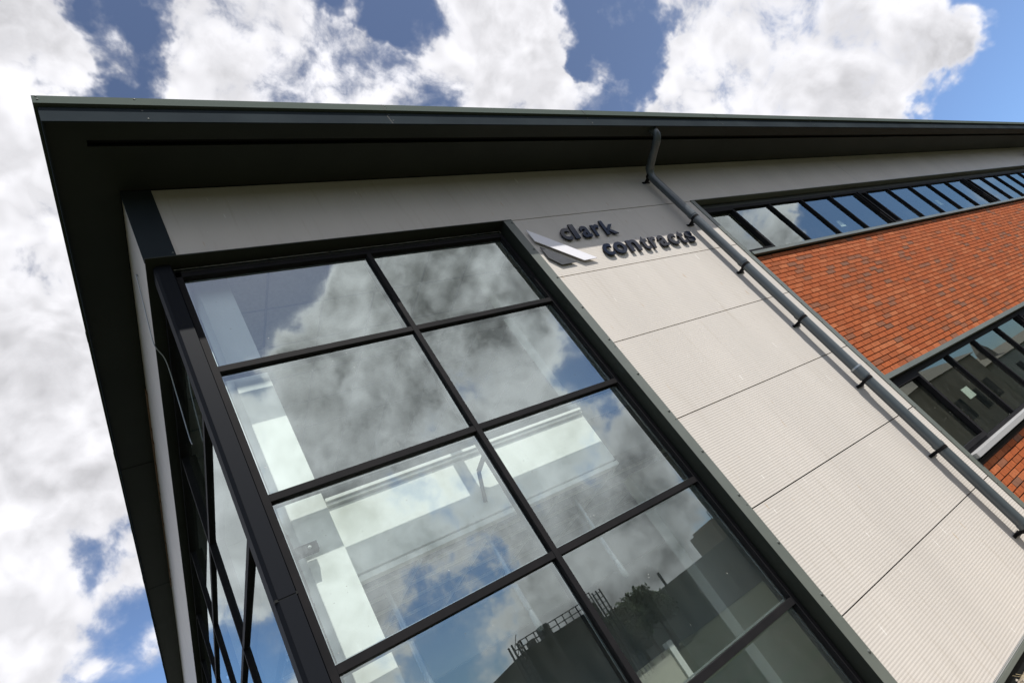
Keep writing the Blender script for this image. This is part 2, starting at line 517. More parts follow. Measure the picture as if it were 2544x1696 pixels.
# ------------------------------------------------------------------ mesh helpers
class MB:
    def __init__(s):
        s.v, s.f, s.m, s.a = [], [], [], []

    def quad(s, a, b, c, d, mi=0):
        i = len(s.v)
        s.v += [tuple(a), tuple(b), tuple(c), tuple(d)]
        s.f.append((i, i + 1, i + 2, i + 3))
        s.m.append(mi)

    def hexa(s, p, mi=0, skip=()):
        """p: 8 points, bottom ring 0-3 then top ring 4-7"""
        i = len(s.v)
        s.v += [tuple(q) for q in p]
        for k, q in enumerate(((0, 3, 2, 1), (4, 5, 6, 7), (0, 1, 5, 4), (1, 2, 6, 5), (2, 3, 7, 6), (3, 0, 4, 7))):
            if k in skip:
                continue
            s.f.append(tuple(i + j for j in q))
            s.m.append(mi)

    def box(s, x0, x1, y0, y1, z0, z1, mi=0, skip=()):
        s.hexa([(x0, y0, z0), (x1, y0, z0), (x1, y1, z0), (x0, y1, z0),
                (x0, y0, z1), (x1, y0, z1), (x1, y1, z1), (x0, y1, z1)], mi, skip)

    def tube(s, pts, r, n=16, mi=0, caps=True):
        pts = [Vector(p) for p in pts]
        rs = r if isinstance(r, (list, tuple)) else [r] * len(pts)
        rings = []
        up = None
        for k, p in enumerate(pts):
            t = (pts[min(k + 1, len(pts) - 1)] - pts[max(k - 1, 0)]).normalized()
            if up is None:
                up = Vector((1, 0, 0)) if abs(t.x) < 0.9 else Vector((0, 1, 0))
            u = (up - t * up.dot(t)).normalized()
            w = t.cross(u)
            up = u
            base = len(s.v)
            for j in range(n):
                a = 2 * math.pi * j / n
                s.v.append(tuple(p + (u * math.cos(a) + w * math.sin(a)) * rs[k]))
            rings.append(base)
        for k in range(len(rings) - 1):
            for j in range(n):
                a, b = rings[k], rings[k + 1]
                s.f.append((a + j, a + (j + 1) % n, b + (j + 1) % n, b + j))
                s.m.append(mi)
        if caps:
            s.f.append(tuple(rings[0] + j for j in reversed(range(n))))
            s.m.append(mi)
            s.f.append(tuple(rings[-1] + j for j in range(n)))
            s.m.append(mi)

    def dome(s, c, d, r, mi=0):
        c = Vector(c)
        d = Vector(d).normalized()
        s.tube([c, c + d * r * 0.35, c + d * r * 0.6], [r, r * 0.8, r * 0.3], 8, mi)

    def build(s, name, mats, parent=None, smooth=False, bevel=0.0, origin=None):
        me = bpy.data.meshes.new(name)
        o = Vector(origin) if origin else Vector((0, 0, 0))
        me.from_pydata([(x - o.x, y - o.y, z - o.z + (0 if parent else 0)) for x, y, z in s.v], [], s.f)
        if not isinstance(mats, (list, tuple)):
            mats = [mats]
        for m in mats:
            me.materials.append(m)
        for p, mi in zip(me.polygons, s.m):
            p.material_index = mi
        if s.a:
            at = me.attributes.new('tone', 'FLOAT', 'FACE')
            at.data.foreach_set('value', s.a)
        bm = bmesh.new()
        bm.from_mesh(me)
        bmesh.ops.recalc_face_normals(bm, faces=bm.faces)
        if bevel:
            bmesh.ops.remove_doubles(bm, verts=bm.verts, dist=1e-5)
            bmesh.ops.bevel(bm, geom=[e for e in bm.edges if len(e.link_faces) == 2 and e.calc_face_angle(0) > 0.5], offset=bevel, segments=2, affect='EDGES', clamp_overlap=True)
        bm.to_mesh(me)
        bm.free()
        if smooth:
            for p in me.polygons:
                p.use_smooth = True
            me.set_sharp_from_angle(angle=math.radians(40))
        ob = bpy.data.objects.new(name, me)
        COL.objects.link(ob)
        if parent:
            ob.parent = parent
            if origin:
                ob.location = o
        else:
            ob.location = o
        return ob


def tag(o, label=None, cat=None, group=None, kind=None):
    if label:
        o['label'] = label
    if cat:
        o['category'] = cat
    if group:
        o['group'] = group
    if kind:
        o['kind'] = kind
    return o


def empty(name, loc=(0, 0, 0)):
    o = bpy.data.objects.new(name, None)
    o.empty_display_size = 0.3
    o.location = loc
    COL.objects.link(o)
    return o


# ------------------------------------------------------------------ the ground
g = MB()
g.quad((-600, -900, 0), (900, -900, 0), (900, 600, 0), (-600, 600, 0))
tag(g.build('ground', GROUND), kind='structure')
g = MB()
g.box(-8, 40, -1.6, -0.004, -0.02, 0.045)
tag(g.build('gravel_path', GRAVEL), kind='structure')
g = MB()
for k in range(2600):
    x = random.uniform(0.2, 5.0)
    y = random.uniform(-1.1, -0.03)
    r = random.uniform(0.006, 0.020)
    c = Vector((x, y, 0.045 + r * 0.4 + 0.02 * random.random()))
    b = len(g.v)
    q = [Vector((random.uniform(.7, 1.2) * a, random.uniform(.7, 1.2) * e, random.uniform(.5, 1) * f)) * r for a, e, f in ((1, 0, 0), (-1, 0, 0), (0, 1, 0), (0, -1, 0), (0, 0, 1), (0, 0, -1))]
    rot = Matrix.Rotation(random.uniform(0, 6.28), 3, 'Z')
    g.v += [tuple(c + rot @ w) for w in q]
    for f in ((0, 2, 4), (2, 1, 4), (1, 3, 4), (3, 0, 4), (2, 0, 5), (1, 2, 5), (3, 1, 5), (0, 3, 5)):
        g.f.append(tuple(b + j for j in f))
        g.m.append(0)
for k in range(1500):
    x = random.uniform(0.2, 5.0)
    y = random.uniform(-1.0, -0.06)
    a = random.uniform(0, 6.28)
    ln = random.uniform(0.04, 0.13)
    h = random.uniform(0.01, 0.05)
    p = Vector((x, y, 0.060))
    e = p + Vector((math.cos(a) * ln, math.sin(a) * ln * 0.6, h))
    w = Vector((-math.sin(a), math.cos(a), 0)) * 0.0016
    up = Vector((0, 0, 0.0016))
    g.hexa([p - w, p + w, e + w, e - w, p - w + up, p + w + up, e + w + up, e - w + up], 1)
tag(g.build('loose_gravel', [STONE, STRAW]), 'strip of pale gravel and dry grass along the foot of the ribbed wall', 'gravel', kind='stuff')

# ------------------------------------------------------------------ the office building
# heights below are measured from the first cladding joint; the building's empty stands on the ground
BLD = empty('office_building', (-3.76, 0, 0))
tag(BLD, 'office building of ribbed metal and orange brick with dark corner window and overhanging roof', 'building')


def part(mb, name, mats, parent=BLD, **kw):
    mb.v = [(x, y, z + H) for x, y, z in mb.v]
    o = mb.build(name, mats, None, **kw)
    o.parent = parent
    # keep world placement: every ancestor empty is unrotated and unscaled
    p = parent
    off = Vector((0, 0, 0))
    while p is not None:
        off += p.location
        p = p.parent
    o.location = -off + o.location
    return o


def soff(y):
    return 0.92 + 0.1 * y


# ---- ribbed cladding panels, running along x on the front wall (plane y = 0)
P, DEP = 0.025, 0.0007


def ribs_front(mb, x0, x1, z0, z1):
    z = z0
    segs = [(0.009, 0), (0.004, 1), (0.008, 1), (0.004, 0)]
    cur, k = 0.0, 0
    while z < z1 - 1e-6:
        ln, nx = segs[k % 4]
        zn = min(z + ln, z1)
        mb.quad((x0, cur * DEP, z), (x1, cur * DEP, z), (x1, nx * DEP, zn), (x0, nx * DEP, zn))
        z, cur, k = zn, nx, k + 1
    for (xa) in (x0, x1):
        mb.quad((xa, 0, z0), (xa, 0.03, z0), (xa, 0.03, z1), (xa, 0, z1))
    mb.quad((x0, 0, z0), (x0, 0.03, z0), (x1, 0.03, z0), (x1, 0, z0))
    mb.quad((x0, 0, z1), (x0, 0.03, z1), (x1, 0.03, z1), (x1, 0, z1))


G = 0.005
for x0, x1 in ((-3.526, 8.868), (8.878, 21.4), (21.41, 31.0)):
    m = MB()
    ribs_front(m, x0, x1, 0.0 + G, 0.925)
    part(m, 'cladding_panel', CLAD)
for k in range(1, 7):
    m = MB()
    ribs_front(m, -0.03, 3.37, -k + G, -k + 1 - G)
    part(m, 'cladding_panel', CLAD)
for xx in (8.868, 21.4):
    m = MB()
    m.box(xx, xx + 0.01, -0.001, 0.02, 0.005, 0.9)
    part(m, 'joint_strip', LGREY)
m = MB()   # dark backing that shows in the joints
m.box(-3.6, 31, 0.031, 0.10, 0.03, 0.95)
m.box(-0.02, 3.36, 0.031, 0.10, -6.02, 0.03)
part(m, 'wall_backing', BLACK)
# left wall (plane x = -3.76), rows stop where the sloping soffit cuts them
m = MB()
z, cur, k = 0.012, 0, 0
segs = [(0.018, 0), (0.008, 1), (0.016, 1), (0.008, 0)]
while z < 3.4:
    ln, nx = segs[k % 4]
    zn = z + ln
    ys = max(0.0, (zn - 0.93) / 0.1)
    m.quad((-3.76 + cur * DEP, ys, z), (-3.76 + cur * DEP, 26, z), (-3.76 + nx * DEP, 26, zn), (-3.76 + nx * DEP, ys, zn))
    z, cur, k = zn, nx, k + 1
part(m, 'side_cladding', CLAD)

# ---- corner and window flashings
m = MB()
m.box(-3.763, -3.526, -0.006, 0.05, 0.012, 0.93)
m.box(-3.766, -3.763, -0.006, 0.05, 0.012, 0.93)
m.dome((-3.545, -0.006, 0.045), (0, -1, 0), 0.012, 1)
part(m, 'corner_flashing', [FASC, SCREW], bevel=0.0015)
m = MB()
m.box(-0.118, 0.0, -0.008, 0.018, -5.98, 0.012)            # face of the right-hand jamb
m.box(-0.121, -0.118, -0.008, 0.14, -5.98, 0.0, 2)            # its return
for k in range(0, 13):
    zz = -0.05 - k * 0.475
    m.dome((-0.022, -0.008, zz), (0, -1, 0), 0.015, 1)
    if k % 2 == 0 and k > 3:
        m.dome((-0.022, -0.008, zz - 0.10), (0, -1, 0), 0.008, 1)
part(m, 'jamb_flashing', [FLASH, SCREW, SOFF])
m = MB()
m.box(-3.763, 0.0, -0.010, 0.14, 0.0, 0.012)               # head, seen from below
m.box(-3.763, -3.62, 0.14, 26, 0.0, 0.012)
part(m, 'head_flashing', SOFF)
m = MB()
m.box(3.362, 3.452, -0.010, 0.035, -6.05, 0.0)
for k in range(0, 17):
    m.dome((3.375, -0.010, -0.06 - k * 0.36), (0, -1, 0), 0.009, 1)
m.box(3.362, 31, -0.014, 0.14, 0.0, 0.012, 0)
part(m, 'brick_edge_flashing', [FLASH, SCREW])
m = MB()
m.box(-0.12, 3.45, -0.020, 0.03, -6.050, -6.012)
m.box(-0.12, 3.45, -0.010, 0.03, -6.012, -5.998, 1)
part(m, 'base_flashing', [FLASH, LGREY], bevel=0.003)
m = MB()
m.box(-3.7, 31, 0.005, 0.2, -6.17, -6.05)
part(m, 'plinth', BLACK)

# ---- roof: sloping soffit with a vent slot, fascia and lip
XL, XR = -4.213, 31.0


def slab(mb, x0, x1, y0, y1, t=0.02, dz=0.0, mi=0):
    mb.hexa([(x0, y0, soff(y0) + dz), (x1, y0, soff(y0) + dz), (x1, y1, soff(y1) + dz), (x0, y1, soff(y1) + dz),
             (x0, y0, soff(y0) + dz + t), (x1, y0, soff(y0) + dz + t), (x1, y1, soff(y1) + dz + t), (x0, y1, soff(y1) + dz + t)], mi)


roof = MB()
slab(roof, XL + .02, XR - .02, -0.73, 26, 0.16, 0.10)
ROOF = part(roof, 'roof', FASC)
m = MB()
slab(m, XL, XR, -0.748, -0.556)
slab(m, XL, XR, -0.492, -0.02)
slab(m, XL, -3.95, -0.556, -0.492)
slab(m, XL, -3.768, -0.02, 26)
part(m, 'soffit', SOFF, ROOF)
for yy in (5.2, 11.0):
    m = MB()
    slab(m, XL + .012, -3.77, yy, yy + 0.012, 0.003, -0.004)
    part(m, 'soffit_joint', BLACK, ROOF)
m = MB()
slab(m, -3.96, XR, -0.57, -0.48, 0.01, 0.06)
part(m, 'vent_slot', BLACK, ROOF)
m = MB()
m.box(XL - .004, XR, -0.754, -0.74, 0.812, 1.01)                   # fascia board
m.box(XL - .026, XR, -0.785, -0.735, 1.015, 1.042, 1)              # lip underside
m.box(XL - .026, XR, -0.785, -0.76, 1.042, 1.122, 1)
x = -1.3
while x < XR:
    m.box(x - 0.004, x + 0.004, -0.7865, -0.784, 1.016, 1.123, 2)
    m.box(x - 0.004, x + 0.004, -0.7555, -0.753, 0.813, 1.01, 2)
    for zz in (1.095, 1.062):
        m.dome((x + 0.03, -0.785, zz), (0, -1, 0), 0.008, 3)
    for zz in (0.87, 0.98):
        m.dome((x + 0.03, -0.754, zz), (0, -1, 0), 0.008, 3)
    x += 2.88
for xx, zz in ((-4.21, 1.108), (-4.205, 1.065), (-3.55, 1.10)):
    m.dome((xx, -0.785, zz), (0, -1, 0), 0.010, 3)
for xx, zz in ((-3.52, 0.975), (-3.50, 0.855)):
    m.dome((xx, -0.754, zz), (0, -1, 0), 0.009, 3)
part(m, 'fascia', [FASC, LIP, BLACK, SCREW], ROOF)
m = MB()   # verge along the left side


def vbox(mb, x0, x1, dz0, dz1, mi=0, y0=-0.74, y1=26.0):
    mb.hexa([(x0, y0, soff(y0) + dz0), (x1, y0, soff(y0) + dz0), (x1, y1, soff(y1) + dz0), (x0, y1, soff(y1) + dz0),
             (x0, y0, soff(y0) + dz1), (x1, y0, soff(y0) + dz1), (x1, y1, soff(y1) + dz1), (x0, y1, soff(y1) + dz1)], mi)


vbox(m, XL - 0.003, XL + 0.010, -0.030, 0.165, 0)
vbox(m, XL - 0.026, XL + 0.010, 0.17, 0.197, 1)
vbox(m, XL - 0.026, XL - 0.012, 0.197, 0.277, 1)
yy = 2.2
while yy < 25:
    m.hexa([(XL - 0.030, yy, soff(yy) + .16), (XL + .0, yy, soff(yy) + .16), (XL + .0, yy + .05, soff(yy) + .16), (XL - .030, yy + .05, soff(yy) + .16),
            (XL - 0.030, yy, soff(yy) + .285), (XL + .0, yy, soff(yy) + .285), (XL + .0, yy + .05, soff(yy) + .285), (XL - .030, yy + .05, soff(yy) + .285)], 1)
    yy += 2.9
part(m, 'verge_trim', [FASC, LIP], ROOF)
m = MB()   # ragged tan foam filler squeezed out between side wall and soffit
yy = 3.2
while yy < 11:
    ln = random.uniform(0.25, 0.7)
    d = random.uniform(0.06, 0.15)
    m.hexa([(-3.775, yy, soff(yy) - d), (-3.757, yy, soff(yy) - d), (-3.757, yy + ln, soff(yy + ln) - d * .6), (-3.775, yy + ln, soff(yy + ln) - d * .6),
            (-3.775, yy, soff(yy)), (-3.757, yy, soff(yy)), (-3.757, yy + ln, soff(yy + ln)), (-3.775, yy + ln, soff(yy + ln))])
    yy += ln
part(m, 'foam_filler', mat('foam', (0.22, 0.13, 0.08), 0.9), ROOF)

# ---- the corner window
TZ = [-1.150, -2.322, -3.505, -4.690, -5.870]      # top edge of each transom cap
TH = 0.056
GX = [(-3.520, -1.862), (-1.812, -0.185)]
m = MB()
for (za, zb2) in ((-3.03, -0.005), (-5.95, -3.036)):           # corner post, two lengths, chamfered
    m.hexa([(-3.690, 0.075, za), (-3.582, 0.075, za), (-3.582, 0.26, za), (-3.690, 0.26, za),
            (-3.690, 0.075, zb2), (-3.582, 0.075, zb2), (-3.582, 0.26, zb2), (-3.690, 0.26, zb2)])
    m.hexa([(-3.712, 0.100, za), (-3.690, 0.0755, za), (-3.690, 0.25, za), (-3.712, 0.25, za),
            (-3.712, 0.100, zb2), (-3.690, 0.0755, zb2), (-3.690, 0.25, zb2), (-3.712, 0.25, zb2)])
m.box(-3.582, -3.570, 0.135, 0.25, -5.95, -0.005, 2)
m.box(-3.711, -3.571, 0.078, 0.25, -3.04, -3.02, 2)
m.box(-3.570, -3.520, 0.118, 0.20, -5.9, -0.062, 1)         # frame beside the post
m.box(-3.570, -0.135, 0.118, 0.20, -0.125, -0.062, 1)       # head frame
m.box(-3.570, -0.118, 0.150, 0.20, -0.062, 0.0, 2)
m.box(-0.185, -0.140, 0.118, 0.20, -5.9, -0.125, 1)         # right jamb frame
m.box(-0.140, -0.121, 0.145, 0.20, -5.9, 0.0, 2)
m.box(-0.134, -0.128, 0.136, 0.15, -5.9, -0.03, 3)          # thin bright gasket edge
m.box(-3.52, -0.135, 0.112, 0.118, -0.070, -0.064, 3)
m.box(-3.57, -0.12, 0.10, 0.22, -6.05, -5.926, 1)
WIN = part(m, 'corner_window', [POST, DARK, BLACK, FLASH], bevel=0.002)
m = MB()
m.box(-1.862, -1.812, 0.116, 0.146, -5.9, -0.125)
m.box(-1.857, -1.817, 0.146, 0.27, -5.9, -0.125)
part(m, 'mullion', DARK, WIN, bevel=0.002)
for (xa, xb) in GX:
    for tz in TZ:
        m = MB()
        m.box(xa, xb, 0.119, 0.146, tz - TH, tz)
        m.box(xa, xb, 0.147, 0.26, tz - TH + .006, tz - 0.006)
        part(m, 'transom', DARK, WIN, bevel=0.0015)
rows = [(-0.125, TZ[0])] + [(TZ[k] - TH, TZ[k + 1]) for k in range(4)]
for (xa, xb) in GX:
    for (zt, zb_) in rows:
        m = MB()
        m.box(xa - .012, xb + .012, 0.153, 0.171, zb_ - .01, zt + .01)
        tilt = random.uniform(-0.005, 0.005)
        m.v = [(x, y + tilt * (z - zt) + tilt * 0.6 * (x - xa), z) for x, y, z in m.v]
        part(m, 'pane', GLASS, WIN)
        m = MB()   # warm-edge spacer just inside each pane
        for (a, b, c, d) in ((xa, xb, zt - .016, zt - .004), (xa, xb, zb_ + .004, zb_ + .016)):
            m.box(a, b, 0.173, 0.181, c, d)
        m.box(xa + .004, xa + .016, 0.173, 0.181, zb_ + .016, zt - .016)
        m.box(xb - .016, xb - .004, 0.173, 0.181, zb_ + .016, zt - .016)
        part(m, 'spacer_bar', STEEL, WIN)

# ---- curtain glazing on the side wall (glass plane x = -3.61)
ms = [2.98, 5.45, 7.9, 10.4, 12.9, 15.4, 17.9, 20.4, 22.9, 25.4]
m = MB()
m.box(-3.660, -3.54, 0.26, 26, -0.065, -0.002)
m.box(-3.660, -3.54, 0.26, 26, -6.05, -5.93)
m.box(-3.655, -3.56, 0.26, 0.32, -5.93, -0.065)
SW = part(m, 'side_window', DARK)
for y in ms:
    m = MB()
    m.box(-3.650, -3.50, y - 0.025, y + 0.025, -5.93, -0.065)
    part(m, 'mullion', DARK, SW)
ye = [0.32] + ms
for k in range(len(ms)):
    ya = ye[k] + (0.0 if k == 0 else 0.025)
    yb = ye[k + 1] - 0.025
    for j, tz in enumerate(TZ[:4]):
        m = MB()
        m.box(-3.646, -3.50, ya, yb, tz - TH, tz)
        part(m, 'transom', DARK, SW)
    for (zt, zb_) in [(-0.065, TZ[0])] + [(TZ[j] - TH, TZ[j + 1]) for j in range(3)] + [(TZ[3] - TH, -5.93)]:
        if k > 5 and k % 1:
            continue
        m = MB()
        t2 = random.uniform(-0.0012, 0.0012)
        m.box(-3.616, -3.598, ya - .01, yb + .01, zb_ - .01, zt + .01)
        m.v = [(x + t2 * (y - ya), y, z) for x, y, z in m.v]
        part(m, 'pane', GLASS, SW)

# ---- brickwork
def bricks(name, x0, x1, z0, z1, seed):
    rnd = random.Random(seed)
    mb = MB()
    tones = []
    row = 0
    z = z1
    while z > z0 + 0.01:
        zb_ = max(z - 0.0625, z0)
        x = x0 - (0.1125 if row % 2 else 0.0)
        while x < x1:
            xa, xb = max(x, x0), min(x + 0.215, x1)
            if xb - xa > 0.02:
                dy = rnd.uniform(-0.0015, 0.0015)
                r = rnd.random()
                tone = rnd.uniform(0.0, 0.18) if r < 0.11 else rnd.uniform(0.2, 1.0)
                mb.box(xa, xb, 0.026 + dy, 0.051, zb_, z, 0, skip=(4,))
                tones += [tone] * 5
            x += 0.225
        z -= 0.075
        row += 1
    mb.quad((x0, 0.046, z0), (x1, 0.046, z0), (x1, 0.046, z1 + .02), (x0, 0.046, z1 + .02), 1)
    tones.append(0.5)
    mb.a = tones
    return part(mb, name, [BRICK, MORTAR])


bricks('brick_wall', 3.453, 31, -3.525, -1.290, 3)
bricks('brick_wall', 3.453, 31, -6.05, -4.905, 5)
m = MB()
m.box(3.453, 31, 0.052, 0.12, -3.5, -1.25)
m.box(3.453, 31, 0.052, 0.12, -6.05, -4.85)
part(m, 'inner_leaf', BLACK)

# ---- ribbon windows
UPX = [4.31, 5.38, 6.42, 7.455, 8.49, 8.862, 9.955, 11.06, 12.12, 13.19, 14.26, 14.62, 15.70, 16.76, 17.82, 18.88, 19.95, 20.3, 21.36, 22.4, 23.5, 24.5, 25.6, 25.95, 27.0, 28.1, 29.2, 30.2]


def ribbon(zt, zb_, sill_d, opening):
    m = MB()
    m.box(3.453, 31, 0.085, 0.16, zt - 0.07, zt - 0.002)
    m.box(3.453, 31, 0.085, 0.16, zb_, zb_ + 0.045)
    m.box(3.453, 3.50, 0.085, 0.16, zb_ + .045, zt - .07)
    R = part(m, 'ribbon_window', DARK, bevel=0.003)
    xs = [3.475] + UPX
    for i, x in enumerate(UPX):
        m = MB()
        m.box(x - 0.023, x + 0.023, 0.082, 0.165, zb_ + .045, zt - .07)
        part(m, 'mullion', DARK, R, bevel=0.004)
    for i in range(len(UPX)):
        a, b = xs[i] + 0.026, xs[i + 1] - 0.026
        if b - a < 0.15:
            b += 0
        z0, z1 = zb_ + 0.045, zt - 0.07
        if i in opening:
            m = MB()
            w = 0.055
            m.box(a, b, 0.060, 0.13, z1 - w, z1)
            m.box(a, b, 0.060, 0.13, z0, z0 + w)
            m.box(a, a + w, 0.060, 0.13, z0 + w, z1 - w)
            m.box(b - w, b, 0.060, 0.13, z0 + w, z1 - w)
            part(m, 'sash', DARK, R, bevel=0.003)
            a, b, z0, z1 = a + w, b - w, z0 + w, z1 - w
        m = MB()
        m.box(a - .005, b + .005, 0.118, 0.136, z0 - .005, z1 + .005)
        tl = random.uniform(-0.004, 0.004)
        m.v = [(x_, y_ + tl * (z_ - z0), z_) for x_, y_, z_ in m.v]
        part(m, 'pane', GLASS2, R)
    m = MB()
    s0 = zb_
    m.hexa([(3.453, -sill_d, s0 - 0.068), (31, -sill_d, s0 - 0.068), (31, 0.03, s0 - 0.060), (3.453, 0.03, s0 - 0.060),
            (3.453, -sill_d, s0 - 0.012), (31, -sill_d, s0 - 0.012), (31, 0.09, s0 + 0.001), (3.453, 0.09, s0 + 0.001)])
    part(m, 'sill', FLASH if sill_d < 0.04 else LGREY, R)
    return R


RW1 = ribbon(-0.10, -1.196, 0.030, (0, 5, 11))
m = MB()
m.box(3.453, 31, 0.10, 0.155, -0.10, 0.0)
part(m, 'head_panel', SOFF)
RW2 = ribbon(-3.600, -4.750, 0.060, (0, 5, 11))
m = MB()
m.box(3.453, 31, -0.004, 0.12, -3.595, -3.532)
part(m, 'lintel_flashing', FLASH)

# ---- downpipes with swan neck, couplings and brackets
def downpipe(x, label=None):
    m = MB()
    pts = []
    ctrl = [(-0.665, 0.90), (-0.665, 0.80), (-0.655, 0.755), (-0.62, 0.715), (-0.56, 0.69), (-0.40, 0.64), (-0.24, 0.585), (-0.185, 0.555),
            (-0.145, 0.50), (-0.132, 0.44), (-0.130, 0.35), (-0.130, -6.12)]
    m.tube([(x, y, z) for y, z in ctrl], 0.057, 24)
    P_ = part(m, 'downpipe', PIPE, smooth=True)
    if label:
        P_['label'] = label
    m = MB()
    d1 = Vector((0, 0.16, -0.055)).normalized()
    m.tube([(x, -0.665, 0.87), (x, -0.665, 0.80)], 0.062, 24)
    c = Vector((x, -0.56, 0.69))
    m.tube([c - d1 * 0.03, c + d1 * 0.03], 0.061, 24)
    c = Vector((x, -0.22, 0.578))
    m.tube([c - d1 * 0.03, c + d1 * 0.03], 0.061, 24)
    part(m, 'bend_collar', PIPE, P_, smooth=True)
    for k in range(6):
        z = -0.47 - k * 1.01
        m = MB()
        big = (k == 3)
        m.tube([(x, -0.130, z + 0.055), (x, -0.130, z + 0.050), (x, -0.130, z + (0.16 if big else 0.055)), ][:2] if False else
               [(x, -0.130, z + 0.02), (x, -0.130, z + (0.17 if big else 0.065))], 0.0625 if not big else 0.066, 24)
        part(m, 'coupling', PIPE, P_, smooth=True)
        if big:
            m = MB()
            m.tube([(x, -0.130, z + 0.15), (x, -0.130, z + 0.17)], 0.068, 24)
            m.box(x + 0.045, x + 0.085, -0.135, -0.110, z + 0.10, z + 0.165)
            part(m, 'clamp_ring', STEEL, P_, smooth=False)
    for k in range(7):
        z = 0.51 - k * 1.005
        m = MB()
        m.tube([(x, -0.130, z - 0.018), (x, -0.130, z + 0.018)], 0.0605, 24)
        m.box(x - 0.022, x + 0.022, -0.080, -0.002, z - 0.017, z + 0.017)
        m.box(x - 0.075, x + 0.075, -0.010, 0.001, z - 0.017, z + 0.017)
        part(m, 'bracket', DARK, P_, smooth=False)
    return P_


downpipe(2.845)
downpipe(21.25)

# ---- inside: first-floor slab edge, column, ceilings and walls seen through the glass
m = MB()
m.box(-3.405, -3.140, 0.33, 0.60, -6.1, 0.11)
part(m, 'inner_column', WHITE, bevel=0.003)
m = MB()
m.box(-3.10, -0.50, 0.475, 0.56, -2.955, -2.415)      # upstand of the floor
m.box(-3.10, -0.50, 0.440, 0.56, -2.365, -2.340)
m.box(-3.10, -0.50, 0.455, 0.56, -2.395, -2.380)
m.box(-3.10, -0.50, 0.465, 0.56, -3.015, -2.975)
part(m, 'floor_edge', WHITE)
m = MB()
m.box(-3.55, 3.2, 0.56, 6.2, -2.90, -2.45)
part(m, 'floor_slab', CARPET)
m = MB()
m.box(-0.01, 3.2, 1.00, 1.15, -6.1, 0.11)
part(m, 'inner_pier', WHITE)
m = MB()
m.box(-3.55, 3.2, 6.1, 6.25, -6.1, 0.11)
m.box(3.2, 3.32, 0.20, 6.25, -6.1, 0.11)
part(m, 'inner_wall', WHITE)
m = MB()
m.box(-3.54, 3.2, 0.21, 6.2, 0.11, 0.14)
C1 = part(m, 'upper_ceiling', CEIL)
m = MB()
for k in range(6):
    m.box(-3.54, 3.2, 0.32 + 0.6 * k - .010, 0.32 + 0.6 * k + .010, 0.102, 0.112)
for k in range(11):
    m.box(-3.33 + 0.6 * k - .010, -3.33 + 0.6 * k + .010, 0.21, 6.1, 0.100, 0.110)
part(m, 'ceiling_grid', STEEL, C1)
m = MB()
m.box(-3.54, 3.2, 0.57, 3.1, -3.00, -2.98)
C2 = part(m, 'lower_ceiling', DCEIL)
m = MB()
for y in (0.74, 1.08, 1.50, 2.0, 2.6):
    m.box(-3.54, 3.2, y - .014, y + .014, -3.02, -3.0)
for x in (-2.6, -1.9, -1.2, -0.5, 0.3):
    m.box(x - .014, x + .014, 0.58, 3.1, -3.024, -3.004)
part(m, 'ceiling_grid', ALU, C2)
m = MB()
m.box(-3.54, 3.2, 3.1, 3.2, -3.48, -2.95)
part(m, 'lower_bulkhead', WHITE)
m = MB()
m.box(-3.7, 31, 0.25, 6.2, -6.16, -6.10)
m.box(3.4, 31, 0.2, 6.2, -2.9, -2.4)
part(m, 'inner_floor', CARPET)
m = MB()
m.box(3.4, 31, 5.0, 5.1, -6.1, 0.5)
m.box(31, 31.1, 0.0, 26, -6.17, 1.0)
m.box(-3.7, 31, 26, 26.1, -6.17, 3.5)
part(m, 'office_wall', INTW)
m = MB()
m.box(3.4, 31, 0.18, 5.0, 0.05, 0.10)
m.box(3.4, 31, 0.18, 5.0, -2.98, -2.92)
part(m, 'office_ceiling', CEIL)
m = MB()   # steel restraint brackets behind the frame
m.box(-3.57, -3.32, 0.235, 0.285, -2.765, -2.700)
m.dome((-3.375, 0.235, -2.730), (0, -1, 0), 0.013, 1)
part(m, 'restraint_bracket', [DARK, ALU])
m = MB()
m.tube([(-1.74, 0.30, -2.46), (-1.88, 0.40, -2.60)], 0.022, 8)
m.tube([(-1.88, 0.40, -2.60), (-1.93, 0.474, -2.84)], 0.018, 8)
part(m, 'restraint_bracket', DARK)
m = MB()
m.box(-1.115, -1.06, 0.60, 0.66, -5.6, -4.43)
m.box(-1.50, -1.115, 0.62, 0.65, -5.6, -4.47, 1)
part(m, 'inner_door', [ALU, INTW])

# ---- pendant tube lamps under the lower ceiling
def pendant(x, y, label):
    e = empty('pendant_lamp', (x, y, -3.02 + H))
    tag(e, label, 'lamp', 'tube lamps hanging inside behind the corner window')
    m = MB()
    m.tube([(x, y, -3.02), (x, y, -3.68)], 0.024, 12)
    part(m, 'stem', STEEL, e, smooth=True)
    m = MB()
    m.tube([(x, y, -3.68), (x, y, -3.72), (x, y, -3.83), (x, y, -3.86)], [0.018, 0.026, 0.029, 0.020], 14)
    part(m, 'lamp_head', STEEL, e, smooth=True)


pendant(-2.83, 0.86, 'tube lamp hanging inside nearest the white corner column')
pendant(-1.90, 0.80, 'tube lamp hanging inside just left of the centre mullion')
pendant(-0.92, 0.80, 'tube lamp hanging inside right of the centre mullion, farthest from the white column')

# ---- sheets of paper in the windows
def sheet(x0, x1, z0, z1, skew, label):
    m = MB()
    m.hexa([(x0, 0.139, z0), (x1 + skew, 0.139, z0 + skew * .1), (x1 + skew, 0.141, z0 + skew * .1), (x0, 0.141, z0),
            (x0 + skew, 0.139, z1), (x1, 0.139, z1 - skew * .1), (x1, 0.141, z1 - skew * .1), (x0 + skew, 0.141, z1)])
    m.v = [(x, y, z + H) for x, y, z in m.v]
    tag(m.build('paper_sheet', PAPER), label, 'paper', 'paper sheets stuck inside the windows')


